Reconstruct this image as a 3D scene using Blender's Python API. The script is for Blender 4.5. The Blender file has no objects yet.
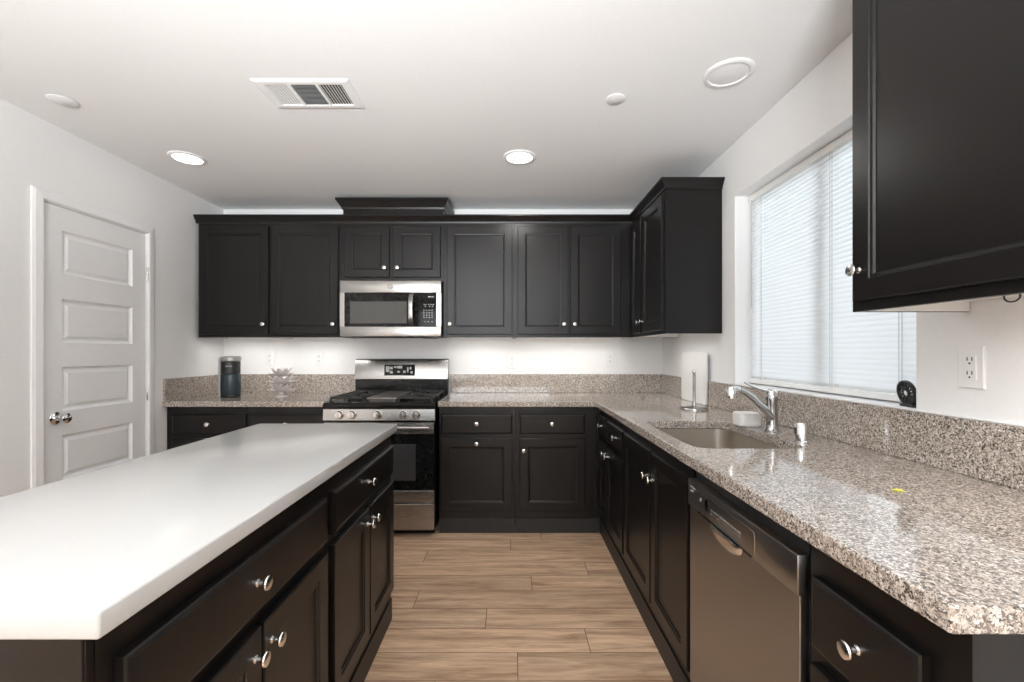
import bpy, bmesh, math, random
from mathutils import Vector, Matrix
PI = math.pi
R = math.radians
random.seed(7)
scene = bpy.context.scene
COL = scene.collection

# ------------------------------------------------------------------ camera
cam_d = bpy.data.cameras.new('camera')
cam_d.sensor_width = 36.0
cam_d.lens = 445.0 / 1024.0 * 36.0
cam_d.shift_x = 1.5 / 1024.0
cam_d.shift_y = 11.0 / 1024.0
cam_d.clip_start = 0.05
cam = bpy.data.objects.new('camera', cam_d)
COL.objects.link(cam)
cam.location = (0, 0, 1.252)
cam.rotation_euler = (PI / 2, 0, 0)
scene.camera = cam

# ------------------------------------------------------------------ world, exposure, daylight, added fill lights
w = bpy.data.worlds.new('world')
scene.world = w
w.use_nodes = True
wn = w.node_tree.nodes
wn['Background'].inputs['Color'].default_value = (0.86, 0.93, 1.0, 1)
wn['Background'].inputs['Strength'].default_value = 0.9
vs = scene.view_settings
vs.view_transform = 'Standard'
vs.look = 'None'
vs.gamma = 1.0
vs.use_curve_mapping = False
vs.exposure = 0.0
scene.display_settings.display_device = 'sRGB'
cy = scene.cycles
cy.max_bounces = 10
cy.diffuse_bounces = 6
cy.glossy_bounces = 5
cy.transmission_bounces = 6
cy.sample_clamp_indirect = 6.0
cy.caustics_reflective = False
cy.caustics_refractive = False
cy.use_denoising = True


def area(name, loc, rot, sx, sy, power, color=(1, 1, 1), parent=None, shape='RECTANGLE', spread=PI):
    d = bpy.data.lights.new(name, 'AREA')
    d.shape = shape
    d.size = sx
    if shape == 'RECTANGLE':
        d.size_y = sy
    d.energy = power
    d.color = color
    d.spread = spread
    o = bpy.data.objects.new(name, d)
    COL.objects.link(o)
    o.location = loc
    o.rotation_euler = rot
    if parent:
        o.parent = parent
    return o


XL, XR, YB, YR, ZC = -2.385, 1.266, 3.70, -3.6, 2.438
# added fill for the room, set at an unseen window behind the camera
area('rear_fill', (-0.56, YR + 0.05, 1.6), (R(90), 0, 0), 3.0, 1.2, 50, (0.95, 0.98, 1.0))
# added fill aimed up at the ceiling, standing in for a bounced flash
area('ceiling_fill', (-0.5, -2.0, 1.25), (R(137), 0, 0), 0.9, 0.9, 178, (0.935, 0.974, 1.0), spread=R(94))
# daylight reaching the kitchen blind from outside
area('window_daylight', (2.3, 1.95, 1.9), (0, R(90), 0), 1.6, 1.8, 23, (0.93, 0.97, 1.0))


# ------------------------------------------------------------------ materials
def mat(name):
    m = bpy.data.materials.new(name)
    m.use_nodes = True
    nt = m.node_tree
    b = nt.nodes['Principled BSDF']
    return m, nt, b


def N(nt, typ, **kw):
    n = nt.nodes.new(typ)
    for k, v in kw.items():
        setattr(n, k, v)
    return n


def simple(name, col, rough=0.5, metal=0.0, var=0.04, scale=30.0, spec=None, bump=0.0, stretch=None, coat=0.0, emis=None):
    """principled surface with a little procedural variation in tone"""
    m, nt, b = mat(name)
    tc = N(nt, 'ShaderNodeTexCoord')
    mp = N(nt, 'ShaderNodeMapping')
    if stretch:
        mp.inputs['Scale'].default_value = stretch
    no = N(nt, 'ShaderNodeTexNoise')
    no.inputs['Scale'].default_value = scale
    no.inputs['Detail'].default_value = 4
    nt.links.new(tc.outputs['Object'], mp.inputs['Vector'])
    nt.links.new(mp.outputs['Vector'], no.inputs['Vector'])
    rmp = N(nt, 'ShaderNodeValToRGB')
    lo = [max(0, c * (1 - var)) for c in col]
    hi = [min(1, c * (1 + var)) for c in col]
    rmp.color_ramp.elements[0].position = 0.3
    rmp.color_ramp.elements[0].color = (*lo, 1)
    rmp.color_ramp.elements[1].position = 0.7
    rmp.color_ramp.elements[1].color = (*hi, 1)
    nt.links.new(no.outputs['Fac'], rmp.inputs['Fac'])
    nt.links.new(rmp.outputs['Color'], b.inputs['Base Color'])
    b.inputs['Roughness'].default_value = rough
    b.inputs['Metallic'].default_value = metal
    if spec is not None:
        b.inputs['Specular IOR Level'].default_value = spec
    if coat:
        b.inputs['Coat Weight'].default_value = coat
        b.inputs['Coat Roughness'].default_value = 0.05
    if bump:
        bp = N(nt, 'ShaderNodeBump')
        bp.inputs['Strength'].default_value = bump
        bp.inputs['Distance'].default_value = 0.002
        nt.links.new(no.outputs['Fac'], bp.inputs['Height'])
        nt.links.new(bp.outputs['Normal'], b.inputs['Normal'])
    if emis:
        b.inputs['Emission Color'].default_value = (*emis[0], 1)
        b.inputs['Emission Strength'].default_value = emis[1]
    return m


M = {}
M['wall'] = simple('wall_paint', (0.87, 0.87, 0.868), 0.6, var=0.012, scale=60, bump=0.12)
M['ceiling'] = simple('ceiling_paint', (0.82, 0.82, 0.82), 0.8, var=0.012, scale=90, bump=0.1)
M['trim'] = simple('white_trim', (0.88, 0.88, 0.88), 0.35, var=0.01)
M['cab'] = simple('espresso_cabinet', (0.0050, 0.0038, 0.0034), 0.33, var=0.12, scale=14, stretch=(6, 6, 0.5), spec=0.34)
M['cab_in'] = simple('white_melamine', (0.78, 0.77, 0.75), 0.45, var=0.01)
M['kick'] = simple('toe_kick_black', (0.012, 0.011, 0.011), 0.5, var=0.1)
M['nickel'] = simple('satin_nickel', (0.72, 0.70, 0.67), 0.24, 1.0, var=0.02)
M['chrome'] = simple('chrome', (0.82, 0.82, 0.82), 0.07, 1.0, var=0.01)
M['dark_chrome'] = simple('dark_chrome', (0.45, 0.44, 0.43), 0.12, 1.0, var=0.02)
M['quartz'] = simple('white_quartz', (0.505, 0.501, 0.49), 0.18, var=0.012, scale=120, spec=0.5)
M['black_enamel'] = simple('black_enamel', (0.008, 0.0075, 0.0075), 0.18, var=0.1, spec=0.3)
M['cast_iron'] = simple('cast_iron', (0.022, 0.021, 0.020), 0.5, var=0.2, bump=0.2, scale=200)
M['griddle'] = simple('griddle_grey', (0.16, 0.145, 0.135), 0.38, 0.6, var=0.06)
M['black_glass'] = simple('black_glass', (0.006, 0.006, 0.006), 0.06, var=0.05, spec=0.22)
M['black_plastic'] = simple('black_plastic', (0.018, 0.018, 0.019), 0.4, var=0.1)
M['grey_glass'] = simple('grey_mesh_glass', (0.085, 0.085, 0.08), 0.15, var=0.05, spec=0.3)
M['legend'] = simple('pale_legend', (0.55, 0.55, 0.55), 0.5, var=0.02)
M['white_plastic'] = simple('white_plastic', (0.86, 0.86, 0.85), 0.35, var=0.01)
M['slot'] = simple('dark_slot', (0.03, 0.03, 0.03), 0.6)
M['vent_dark'] = simple('vent_cavity', (0.10, 0.10, 0.10), 0.8)
M['vent_grey'] = simple('vent_grey', (0.30, 0.30, 0.30), 0.6)
M['fitting'] = simple('ceiling_fitting_white', (0.79, 0.79, 0.79), 0.7, var=0.01)
M['ceramic'] = simple('white_ceramic', (0.84, 0.81, 0.78), 0.25, var=0.01)
M['teal'] = simple('dark_teal_plastic', (0.016, 0.036, 0.046), 0.3, var=0.08, scale=8)
M['silver'] = simple('silver_plastic', (0.42, 0.42, 0.41), 0.3, 0.6, var=0.03)
M['petal'] = simple('frosted_rose_glass', (0.84, 0.79, 0.78), 0.18, 0.15, var=0.12, scale=60)
M['leaf'] = simple('yellow_scrap', (0.75, 0.72, 0.05), 0.6, var=0.15, scale=200)
M['cord'] = simple('black_cord', (0.03, 0.03, 0.03), 0.5)
M['lamp_on'] = simple('lamp_lens_lit', (0.9, 0.9, 0.88), 0.4, emis=((1.0, 0.97, 0.92), 3.0))
M['lamp_off'] = simple('lamp_lens_off', (0.80, 0.80, 0.80), 0.6, var=0.01)
M['led'] = simple('led_strip', (0.9, 0.9, 0.88), 0.4, emis=((1.0, 0.97, 0.93), 1.2))


def brushed(name, col, rough, axis_scale):
    m, nt, b = mat(name)
    tc = N(nt, 'ShaderNodeTexCoord')
    mp = N(nt, 'ShaderNodeMapping')
    mp.inputs['Scale'].default_value = axis_scale
    no = N(nt, 'ShaderNodeTexNoise')
    no.inputs['Scale'].default_value = 40
    no.inputs['Detail'].default_value = 3
    nt.links.new(tc.outputs['Object'], mp.inputs['Vector'])
    nt.links.new(mp.outputs['Vector'], no.inputs['Vector'])
    mr = N(nt, 'ShaderNodeMapRange')
    mr.inputs['To Min'].default_value = rough - 0.04
    mr.inputs['To Max'].default_value = rough + 0.06
    nt.links.new(no.outputs['Fac'], mr.inputs['Value'])
    nt.links.new(mr.outputs['Result'], b.inputs['Roughness'])
    b.inputs['Base Color'].default_value = (*col, 1)
    b.inputs['Metallic'].default_value = 1.0
    return m


M['steel'] = brushed('brushed_steel', (0.41, 0.397, 0.38), 0.25, (0.3, 8, 30))
M['steel_dw'] = brushed('brushed_steel_dark', (0.36, 0.345, 0.33), 0.30, (8, 8, 0.3))
M['steel_sink'] = brushed('sink_steel', (0.58, 0.53, 0.47), 0.32, (8, 0.4, 8))


def granite():
    m, nt, b = mat('speckled_granite')
    tc = N(nt, 'ShaderNodeTexCoord')
    nz = N(nt, 'ShaderNodeTexNoise')
    nz.inputs['Scale'].default_value = 180
    mixv = N(nt, 'ShaderNodeMixRGB', blend_type='LINEAR_LIGHT')
    mixv.inputs['Fac'].default_value = 0.006
    nt.links.new(tc.outputs['Object'], mixv.inputs['Color1'])
    nt.links.new(tc.outputs['Object'], nz.inputs['Vector'])
    nt.links.new(nz.outputs['Color'], mixv.inputs['Color2'])
    v = N(nt, 'ShaderNodeTexVoronoi')
    v.inputs['Scale'].default_value = 265
    nt.links.new(mixv.outputs['Color'], v.inputs['Vector'])
    sp = N(nt, 'ShaderNodeSeparateColor')
    nt.links.new(v.outputs['Color'], sp.inputs['Color'])
    r = N(nt, 'ShaderNodeValToRGB')
    cr = r.color_ramp
    cr.interpolation = 'CONSTANT'
    stops = [(0.0, (0.075, 0.063, 0.055)), (0.09, (0.17, 0.137, 0.115)), (0.24, (0.31, 0.26, 0.22)),
             (0.46, (0.44, 0.375, 0.325)), (0.66, (0.57, 0.50, 0.44)), (0.88, (0.72, 0.67, 0.62))]
    cr.elements[0].position, cr.elements[0].color = stops[0][0], (*stops[0][1], 1)
    cr.elements[1].position, cr.elements[1].color = stops[1][0], (*stops[1][1], 1)
    for p, c in stops[2:]:
        e = cr.elements.new(p)
        e.color = (*c, 1)
    nt.links.new(sp.outputs['Red'], r.inputs['Fac'])
    v2 = N(nt, 'ShaderNodeTexVoronoi')
    v2.inputs['Scale'].default_value = 420
    nt.links.new(tc.outputs['Object'], v2.inputs['Vector'])
    sp2 = N(nt, 'ShaderNodeSeparateColor')
    nt.links.new(v2.outputs['Color'], sp2.inputs['Color'])
    r2 = N(nt, 'ShaderNodeValToRGB')
    r2.color_ramp.interpolation = 'CONSTANT'
    r2.color_ramp.elements[0].color = (0.22, 0.21, 0.20, 1)
    r2.color_ramp.elements[1].position = 0.13
    r2.color_ramp.elements[1].color = (1, 1, 1, 1)
    nt.links.new(sp2.outputs['Green'], r2.inputs['Fac'])
    mx = N(nt, 'ShaderNodeMixRGB', blend_type='MULTIPLY')
    mx.inputs['Fac'].default_value = 0.85
    nt.links.new(r.outputs['Color'], mx.inputs['Color1'])
    nt.links.new(r2.outputs['Color'], mx.inputs['Color2'])
    nt.links.new(mx.outputs['Color'], b.inputs['Base Color'])
    b.inputs['Roughness'].default_value = 0.07
    b.inputs['IOR'].default_value = 1.8
    return m


M['granite'] = granite()


def wood():
    """vinyl planks: each plank face carries its own number in an attribute, the grain runs along x"""
    m, nt, b = mat('oak_vinyl_plank')
    tc = N(nt, 'ShaderNodeTexCoord')
    at = N(nt, 'ShaderNodeAttribute')
    at.attribute_name = 'plank'
    sep = N(nt, 'ShaderNodeSeparateXYZ')
    nt.links.new(tc.outputs['Object'], sep.inputs['Vector'])
    mul = N(nt, 'ShaderNodeMath', operation='MULTIPLY')
    mul.inputs[1].default_value = 37.0
    nt.links.new(at.outputs['Fac'], mul.inputs[0])
    cmb = N(nt, 'ShaderNodeCombineXYZ')
    ax = N(nt, 'ShaderNodeMath', operation='MULTIPLY')
    ax.inputs[1].default_value = 1.0
    nt.links.new(sep.outputs['X'], ax.inputs[0])
    ay = N(nt, 'ShaderNodeMath', operation='MULTIPLY')
    ay.inputs[1].default_value = 11.0
    nt.links.new(sep.outputs['Y'], ay.inputs[0])
    nt.links.new(ax.outputs[0], cmb.inputs['X'])
    nt.links.new(ay.outputs[0], cmb.inputs['Y'])
    nt.links.new(mul.outputs[0], cmb.inputs['Z'])
    n1 = N(nt, 'ShaderNodeTexNoise')
    n1.inputs['Scale'].default_value = 2.4
    n1.inputs['Detail'].default_value = 7
    n1.inputs['Roughness'].default_value = 0.62
    n1.inputs['Distortion'].default_value = 0.6
    nt.links.new(cmb.outputs[0], n1.inputs['Vector'])
    r = N(nt, 'ShaderNodeValToRGB')
    cr = r.color_ramp
    cr.elements[0].position = 0.28
    cr.elements[0].color = (0.28, 0.155, 0.092, 1)
    cr.elements[1].position = 0.72
    cr.elements[1].color = (0.78, 0.565, 0.395, 1)
    e = cr.elements.new(0.5)
    e.color = (0.56, 0.38, 0.25, 1)
    nt.links.new(n1.outputs['Fac'], r.inputs['Fac'])
    n2 = N(nt, 'ShaderNodeTexNoise')
    n2.inputs['Scale'].default_value = 14
    n2.inputs['Detail'].default_value = 5
    nt.links.new(cmb.outputs[0], n2.inputs['Vector'])
    r2 = N(nt, 'ShaderNodeValToRGB')
    r2.color_ramp.elements[0].position = 0.35
    r2.color_ramp.elements[0].color = (0.80, 0.78, 0.76, 1)
    r2.color_ramp.elements[1].position = 0.6
    r2.color_ramp.elements[1].color = (1, 1, 1, 1)
    nt.links.new(n2.outputs['Fac'], r2.inputs['Fac'])
    mx = N(nt, 'ShaderNodeMixRGB', blend_type='MULTIPLY')
    mx.inputs['Fac'].default_value = 0.8
    nt.links.new(r.outputs['Color'], mx.inputs['Color1'])
    nt.links.new(r2.outputs['Color'], mx.inputs['Color2'])
    tone = N(nt, 'ShaderNodeMapRange')
    tone.inputs['To Min'].default_value = 0.84
    tone.inputs['To Max'].default_value = 1.12
    nt.links.new(at.outputs['Fac'], tone.inputs['Value'])
    mx2 = N(nt, 'ShaderNodeMixRGB', blend_type='MULTIPLY')
    mx2.inputs['Fac'].default_value = 1.0
    nt.links.new(mx.outputs['Color'], mx2.inputs['Color1'])
    nt.links.new(tone.outputs['Result'], mx2.inputs['Color2'])
    nt.links.new(mx2.outputs['Color'], b.inputs['Base Color'])
    b.inputs['Roughness'].default_value = 0.42
    bp = N(nt, 'ShaderNodeBump')
    bp.inputs['Strength'].default_value = 0.08
    bp.inputs['Distance'].default_value = 0.002
    nt.links.new(n1.outputs['Fac'], bp.inputs['Height'])
    nt.links.new(bp.outputs['Normal'], b.inputs['Normal'])
    return m


M['wood'] = wood()
M['groove'] = simple('plank_groove', (0.10, 0.065, 0.045), 0.7)


def slat_mat():
    m, nt, b = mat('blind_slat')
    no = N(nt, 'ShaderNodeTexNoise')
    no.inputs['Scale'].default_value = 20
    rm = N(nt, 'ShaderNodeMapRange')
    rm.inputs['To Min'].default_value = 0.30
    rm.inputs['To Max'].default_value = 0.36
    nt.links.new(no.outputs['Fac'], rm.inputs['Value'])
    b.inputs['Base Color'].default_value = (0.88, 0.89, 0.90, 1)
    nt.links.new(rm.outputs['Result'], b.inputs['Roughness'])
    tr = N(nt, 'ShaderNodeBsdfTranslucent')
    tr.inputs['Color'].default_value = (0.90, 0.93, 0.96, 1)
    mx = N(nt, 'ShaderNodeMixShader')
    mx.inputs['Fac'].default_value = 0.30
    nt.links.new(b.outputs[0], mx.inputs[1])
    nt.links.new(tr.outputs[0], mx.inputs[2])
    nt.links.new(mx.outputs[0], nt.nodes['Material Output'].inputs['Surface'])
    return m


M['slat'] = slat_mat()


def glass_mat():
    m, nt, b = mat('window_glass')
    no = N(nt, 'ShaderNodeTexNoise')
    no.inputs['Scale'].default_value = 3
    tr = N(nt, 'ShaderNodeBsdfTransparent')
    tr.inputs['Color'].default_value = (0.95, 0.97, 0.97, 1)
    gl = N(nt, 'ShaderNodeBsdfGlossy')
    rm = N(nt, 'ShaderNodeMapRange')
    rm.inputs['To Min'].default_value = 0.01
    rm.inputs['To Max'].default_value = 0.02
    nt.links.new(no.outputs['Fac'], rm.inputs['Value'])
    nt.links.new(rm.outputs['Result'], gl.inputs['Roughness'])
    mx = N(nt, 'ShaderNodeMixShader')
    mx.inputs['Fac'].default_value = 0.06
    nt.links.new(tr.outputs[0], mx.inputs[1])
    nt.links.new(gl.outputs[0], mx.inputs[2])
    nt.links.new(mx.outputs[0], nt.nodes['Material Output'].inputs['Surface'])
    return m


M['glass'] = glass_mat()


# ------------------------------------------------------------------ mesh helpers
def obj(name, bm, m, parent=None, loc=None, smooth=False, bevel=0.0, solid=0.0):
    bmesh.ops.recalc_face_normals(bm, faces=bm.faces)
    me = bpy.data.meshes.new(name)
    bm.to_mesh(me)
    bm.free()
    for mm in (m if isinstance(m, (list, tuple)) else [m]):
        me.materials.append(mm)
    if smooth:
        me.polygons.foreach_set('use_smooth', [True] * len(me.polygons))
        me.set_sharp_from_angle(angle=R(38))
    o = bpy.data.objects.new(name, me)
    COL.objects.link(o)
    if parent:
        o.parent = parent
    if loc:
        o.location = loc
    if solid:
        md = o.modifiers.new('thickness', 'SOLIDIFY')
        md.thickness = solid
        md.offset = 0
    if bevel:
        md = o.modifiers.new('edge', 'BEVEL')
        md.width = bevel
        md.segments = 2
        md.limit_method = 'ANGLE'
        md.angle_limit = R(40)
    return o


def link_copy(o, parent, loc):
    c = o.copy()
    COL.objects.link(c)
    c.parent = parent
    c.location = loc
    return c


def thing(name, label, cat, loc=(0, 0, 0), rz=0.0, group=None):
    o = bpy.data.objects.new(name, None)
    o.empty_display_size = 0.05
    COL.objects.link(o)
    o.location = loc
    o.rotation_euler = (0, 0, rz)
    return tag(o, label, cat, group)


def tag(o, label, cat, group=None):
    o['label'] = label
    o['category'] = cat
    if group:
        o['group'] = group
    return o


def struct(o):
    o['kind'] = 'structure'
    return o


def bx(bm, x0, x1, y0, y1, z0, z1, bev=0.0, seg=1, mi=0):
    vs_ = [bm.verts.new((x, y, z)) for x in (x0, x1) for y in (y0, y1) for z in (z0, z1)]
    F = [(0, 1, 3, 2), (4, 6, 7, 5), (0, 4, 5, 1), (2, 3, 7, 6), (0, 2, 6, 4), (1, 5, 7, 3)]
    fs = [bm.faces.new([vs_[i] for i in f]) for f in F]
    for f in fs:
        f.material_index = mi
    if bev:
        es = list({e for f in fs for e in f.edges})
        bmesh.ops.bevel(bm, geom=es, offset=bev, segments=seg, profile=0.5, affect='EDGES')
    return fs


def nb():
    return bmesh.new()


def rings(bm, loops, cap0=True, cap1=True):
    """bridge a list of equally long closed loops of points"""
    vl = [[bm.verts.new(p) for p in lp] for lp in loops]
    n = len(vl[0])
    for a, b_ in zip(vl[:-1], vl[1:]):
        for i in range(n):
            j = (i + 1) % n
            bm.faces.new((a[i], a[j], b_[j], b_[i]))
    if cap0:
        bm.faces.new(vl[0])
    if cap1:
        bm.faces.new(vl[-1])
    return vl


def lathe(bm, prof, seg=24, axis='Z', at=(0, 0, 0), sx=1.0, sy=1.0):
    """profile of (radius, height); axis Z up, '-Y' towards the front, 'X' / '-X'"""
    at = Vector(at)
    loops = []
    for r, h in prof:
        lp = []
        for k in range(seg):
            a = 2 * PI * k / seg
            u, v_ = r * math.cos(a) * sx, r * math.sin(a) * sy
            p = {'Z': (u, v_, h), '-Y': (u, -h, v_), 'X': (h, u, v_), '-X': (-h, u, v_)}[axis]
            lp.append(at + Vector(p))
        loops.append(lp)
    return rings(bm, loops)


def tube(bm, pts, rad, seg=10):
    """tube along points; rad may be a list"""
    pts = [Vector(p) for p in pts]
    rs = rad if isinstance(rad, (list, tuple)) else [rad] * len(pts)
    loops = []
    prev = None
    for i, p in enumerate(pts):
        d = (pts[min(i + 1, len(pts) - 1)] - pts[max(i - 1, 0)]).normalized()
        if prev is None:
            ref = Vector((0, 0, 1)) if abs(d.z) < 0.9 else Vector((1, 0, 0))
            u = d.cross(ref).normalized()
        else:
            u = (prev - d * prev.dot(d)).normalized()
        prev = u
        v_ = d.cross(u)
        loops.append([p + (u * math.cos(2 * PI * k / seg) + v_ * math.sin(2 * PI * k / seg)) * rs[i] for k in range(seg)])
    return rings(bm, loops)


def rrect(w_, h_, r, n=5):
    """rounded rectangle outline centred on 0, counter-clockwise"""
    out = []
    for cx, cy_, a0 in ((w_ / 2 - r, h_ / 2 - r, 0), (-w_ / 2 + r, h_ / 2 - r, 90), (-w_ / 2 + r, -h_ / 2 + r, 180), (w_ / 2 - r, -h_ / 2 + r, 270)):
        for k in range(n + 1):
            a = R(a0 + 90 * k / n)
            out.append((cx + r * math.cos(a), cy_ + r * math.sin(a)))
    return out


def rect_rings(bm, x0, x1, z0, z1, steps, cap0=True):
    """front-facing panel: steps are (inset, y); the last ring is capped"""
    loops = []
    for i, y in steps:
        loops.append([(x0 + i, y, z0 + i), (x1 - i, y, z0 + i), (x1 - i, y, z1 - i), (x0 + i, y, z1 - i)])
    return rings(bm, loops, cap0=cap0)


T = 0.020        # thickness of doors and drawer fronts
STILE = 0.056


def door_bm(x0, x1, z0, z1):
    bm = nb()
    s = STILE
    rect_rings(bm, x0, x1, z0, z1, [(0, -0.0005), (0, -T + 0.003), (0.003, -T), (s, -T), (s + 0.002, -T + 0.0035), (s + 0.009, -T + 0.0045), (s + 0.013, -T + 0.0095)])
    return bm


def slab_bm(x0, x1, z0, z1):
    bm = nb()
    rect_rings(bm, x0, x1, z0, z1, [(0, -0.0005), (0, -T + 0.006), (0.003, -T + 0.003), (0.010, -T)])
    return bm


_knob = []


def add_knob(parent, x, z):
    """mushroom knob on the front of a door or drawer"""
    if not _knob:
        bm = nb()
        lathe(bm, [(0.0085, 0.0), (0.0085, 0.002), (0.0055, 0.005), (0.005, 0.014), (0.008, 0.018), (0.0145, 0.0205),
                   (0.0158, 0.0235), (0.0145, 0.0265), (0.009, 0.0285), (0.002, 0.029)], 20, '-Y')
        o = obj('knob', bm, M['nickel'], parent, (x, -T, z), smooth=True)
        _knob.append(o)
        return o
    return link_copy(_knob[0], parent, (x, -T, z))


def carcass_base(wd, d, h=0.876, rails=(), stiles=(), kick=0.10):
    """open-topped base cabinet box with a face frame and a recessed toe kick"""
    bm = nb()
    t = 0.016
    bx(bm, 0, t, 0.019, d, kick, h)
    bx(bm, wd - t, wd, 0.019, d, kick, h)
    bx(bm, t, wd - t, 0.019, d - t, kick, kick + t)
    bx(bm, t, wd - t, d - t, d, kick, h)
    # face frame
    bx(bm, 0, 0.030, 0, 0.019, kick, h)
    bx(bm, wd - 0.030, wd, 0, 0.019, kick, h)
    bx(bm, 0.030, wd - 0.030, 0, 0.019, h - 0.080, h)
    bx(bm, 0.030, wd - 0.030, 0, 0.019, kick, kick + 0.065)
    for z in rails:
        bx(bm, 0.030, wd - 0.030, 0, 0.019, z - 0.02, z + 0.02)
    for x, hw_ in [(q if isinstance(q, tuple) else (q, 0.022)) for q in stiles]:
        bx(bm, x - hw_, x + hw_, 0.0002, 0.0188, kick + 0.065, h - 0.080)
    return bm


def kick_bm(wd, kick=0.10, d=-0.006):
    bm = nb()
    bx(bm, 0.0, wd, d, d + 0.015, 0.0, kick)
    bx(bm, 0.0, 0.015, d + 0.015, d + 0.42, 0.0, kick - 0.0005)
    bx(bm, wd - 0.015, wd, d + 0.015, d + 0.42, 0.0, kick - 0.0005)
    return bm


def fronts(root, lst):
    """lst: (kind, x0, x1, z0, z1, knobs)"""
    for kind, x0, x1, z0, z1, kn in lst:
        bm = door_bm(x0, x1, z0, z1) if kind == 'door' else slab_bm(x0, x1, z0, z1)
        o = obj(kind, bm, M['cab'], root)
        for kx, kz in kn:
            add_knob(o, kx, kz)


def base_cab(label, loc, rz, wd, d, lst, rails=(), stiles=(), group='dark base cabinets', name='base_cabinet'):
    t = thing(name, label, 'cabinet', loc, rz, group)
    obj('carcass', carcass_base(wd, d, rails=rails, stiles=stiles), M['cab'], t)
    obj('toe_kick', kick_bm(wd), M['kick'], t)
    fronts(t, lst)
    return t


def carcass_upper(wd, d, h, lip=0.028, stiles=()):
    bm = nb()
    t = 0.016
    bx(bm, 0, t, 0.019, d, 0, h)
    bx(bm, wd - t, wd, 0.019, d, 0, h)
    bx(bm, t, wd - t, 0.019, d, h - t, h)
    bx(bm, t, wd - t, d - 0.006, d, lip + t, h - t)
    bx(bm, 0, 0.030, 0, 0.019, 0, h)
    bx(bm, wd - 0.030, wd, 0, 0.019, 0, h)
    bx(bm, 0.030, wd - 0.030, 0, 0.019, h - 0.045, h)
    bx(bm, 0.030, wd - 0.030, 0, 0.019, 0, 0.035)
    for x, hw_ in [(q if isinstance(q, tuple) else (q, 0.022)) for q in stiles]:
        bx(bm, x - hw_, x + hw_, 0.0002, 0.0188, 0.035, h - 0.045)
    return bm


def upper_cab(label, loc, rz, wd, d, h, lst, stiles=(), group='dark wall cabinets', lip=0.028, light=None):
    t = thing('wall_cabinet', label, 'cabinet', loc, rz, group)
    obj('carcass', carcass_upper(wd, d, h, lip, stiles), M['cab'], t)
    bm = nb()
    bx(bm, 0.0165, wd - 0.0165, 0.0195, d - 0.007, lip, lip + 0.015)
    bx(bm, 0.0165, 0.0195, 0.0195, d - 0.002, 0.001, lip)
    bx(bm, wd - 0.0195, wd - 0.0165, 0.0195, d - 0.002, 0.001, lip)
    obj('underside_panel', bm, M['cab_in'], t)
    fronts(t, lst)
    if light:
        x0, x1, p = light
        bm = nb()
        bx(bm, x0, x1, 0.03, 0.055, lip - 0.012, lip - 0.0005, 0.002)
        o = obj('light_bar', bm, M['led'], t)
        area('light_bar_glow', ((x0 + x1) / 2, 0.0425 + 0.04, lip - 0.015), (R(22), 0, 0), x1 - x0, 0.02, p, (1.0, 0.98, 0.95), t, spread=R(125))
    return t


def sweep(bm, path, prof, closed_prof=True):
    """sweep a profile of (outward, z) along a plan polyline with mitred corners; outward is to the right of travel"""
    P = [Vector(p) for p in path]
    loops = []
    for i, p in enumerate(P):
        n1 = n2 = None
        if i > 0:
            d = (p - P[i - 1]).normalized()
            n1 = Vector((d.y, -d.x))
        if i < len(P) - 1:
            d = (P[i + 1] - p).normalized()
            n2 = Vector((d.y, -d.x))
        if n1 is None:
            mvec = n2
        elif n2 is None:
            mvec = n1
        else:
            mvec = (n1 + n2)
            mvec = mvec / mvec.dot(n1)
        loops.append([(p.x + mvec.x * o_, p.y + mvec.y * o_, z) for o_, z in prof])
    rings(bm, loops)


def slab_poly(outer, z0, z1, hole=None):
    bm = nb()
    edges = []
    rims = []
    for z in (z0, z1):
        es = []
        rim = []
        for lp_ in ([outer] + ([hole] if hole else [])):
            vs2 = [bm.verts.new((x, y, z)) for x, y in lp_]
            rim.append(vs2)
            for i in range(len(vs2)):
                es.append(bm.edges.new((vs2[i], vs2[(i + 1) % len(vs2)])))
        bmesh.ops.triangle_fill(bm, edges=es, use_beauty=True)
        rims.append(rim)
    for lo, hi in zip(rims[0], rims[1]):
        n = len(lo)
        for i in range(n):
            j = (i + 1) % n
            bm.faces.new((lo[i], lo[j], hi[j], hi[i]))
    return bm



# ------------------------------------------------------------------ the room
def planks():
    bm = nb()
    lay = bm.faces.layers.float.new('plank')
    W_ = 0.1595
    # seams read from the photograph for the rows in the aisle; the others are staggered
    y_ref = 2.970
    known = {0: [0.0], 1: [-0.545], 2: [0.46], 3: [0.12], 4: [-0.50, 1.9], 5: [-0.12], 6: [0.35], 7: [0.03], 8: [-0.30]}
    k = -5
    L = 1.22
    rnd = random.Random(3)
    while True:
        y1 = y_ref - W_ * k
        y0 = y1 - W_
        if y1 < YR:
            break
        ya, yb = max(y0, YR), min(y1, YB)
        if yb > ya:
            s0 = known[k][0] * 0.955 if k in known else rnd.uniform(-0.6, 0.6)
            xs = [XL]
            x = s0
            while x > XL:
                x -= L
            x += L
            while x < XR:
                if x - xs[-1] > 0.02:
                    xs.append(x)
                x += L
            xs.append(XR)
            for a, b_ in zip(xs[:-1], xs[1:]):
                g = 0.0016
                q = [(a + g, ya + g), (b_ - g, ya + g), (b_ - g, yb - g), (a + g, yb - g)]
                f = bm.faces.new([bm.verts.new((px, py, 0.0)) for px, py in q])
                f[lay] = rnd.random()
        k += 1
    # the dark joints lie just under the planks
    f = bm.faces.new([bm.verts.new(p) for p in ((XL, YR, -0.002), (XR, YR, -0.002), (XR, YB, -0.002), (XL, YB, -0.002))])
    f.material_index = 1
    bx(bm, XL - 0.1, XR + 0.1, YR - 0.1, YB + 0.1, -0.1, -0.004, mi=1)
    return bm


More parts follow.
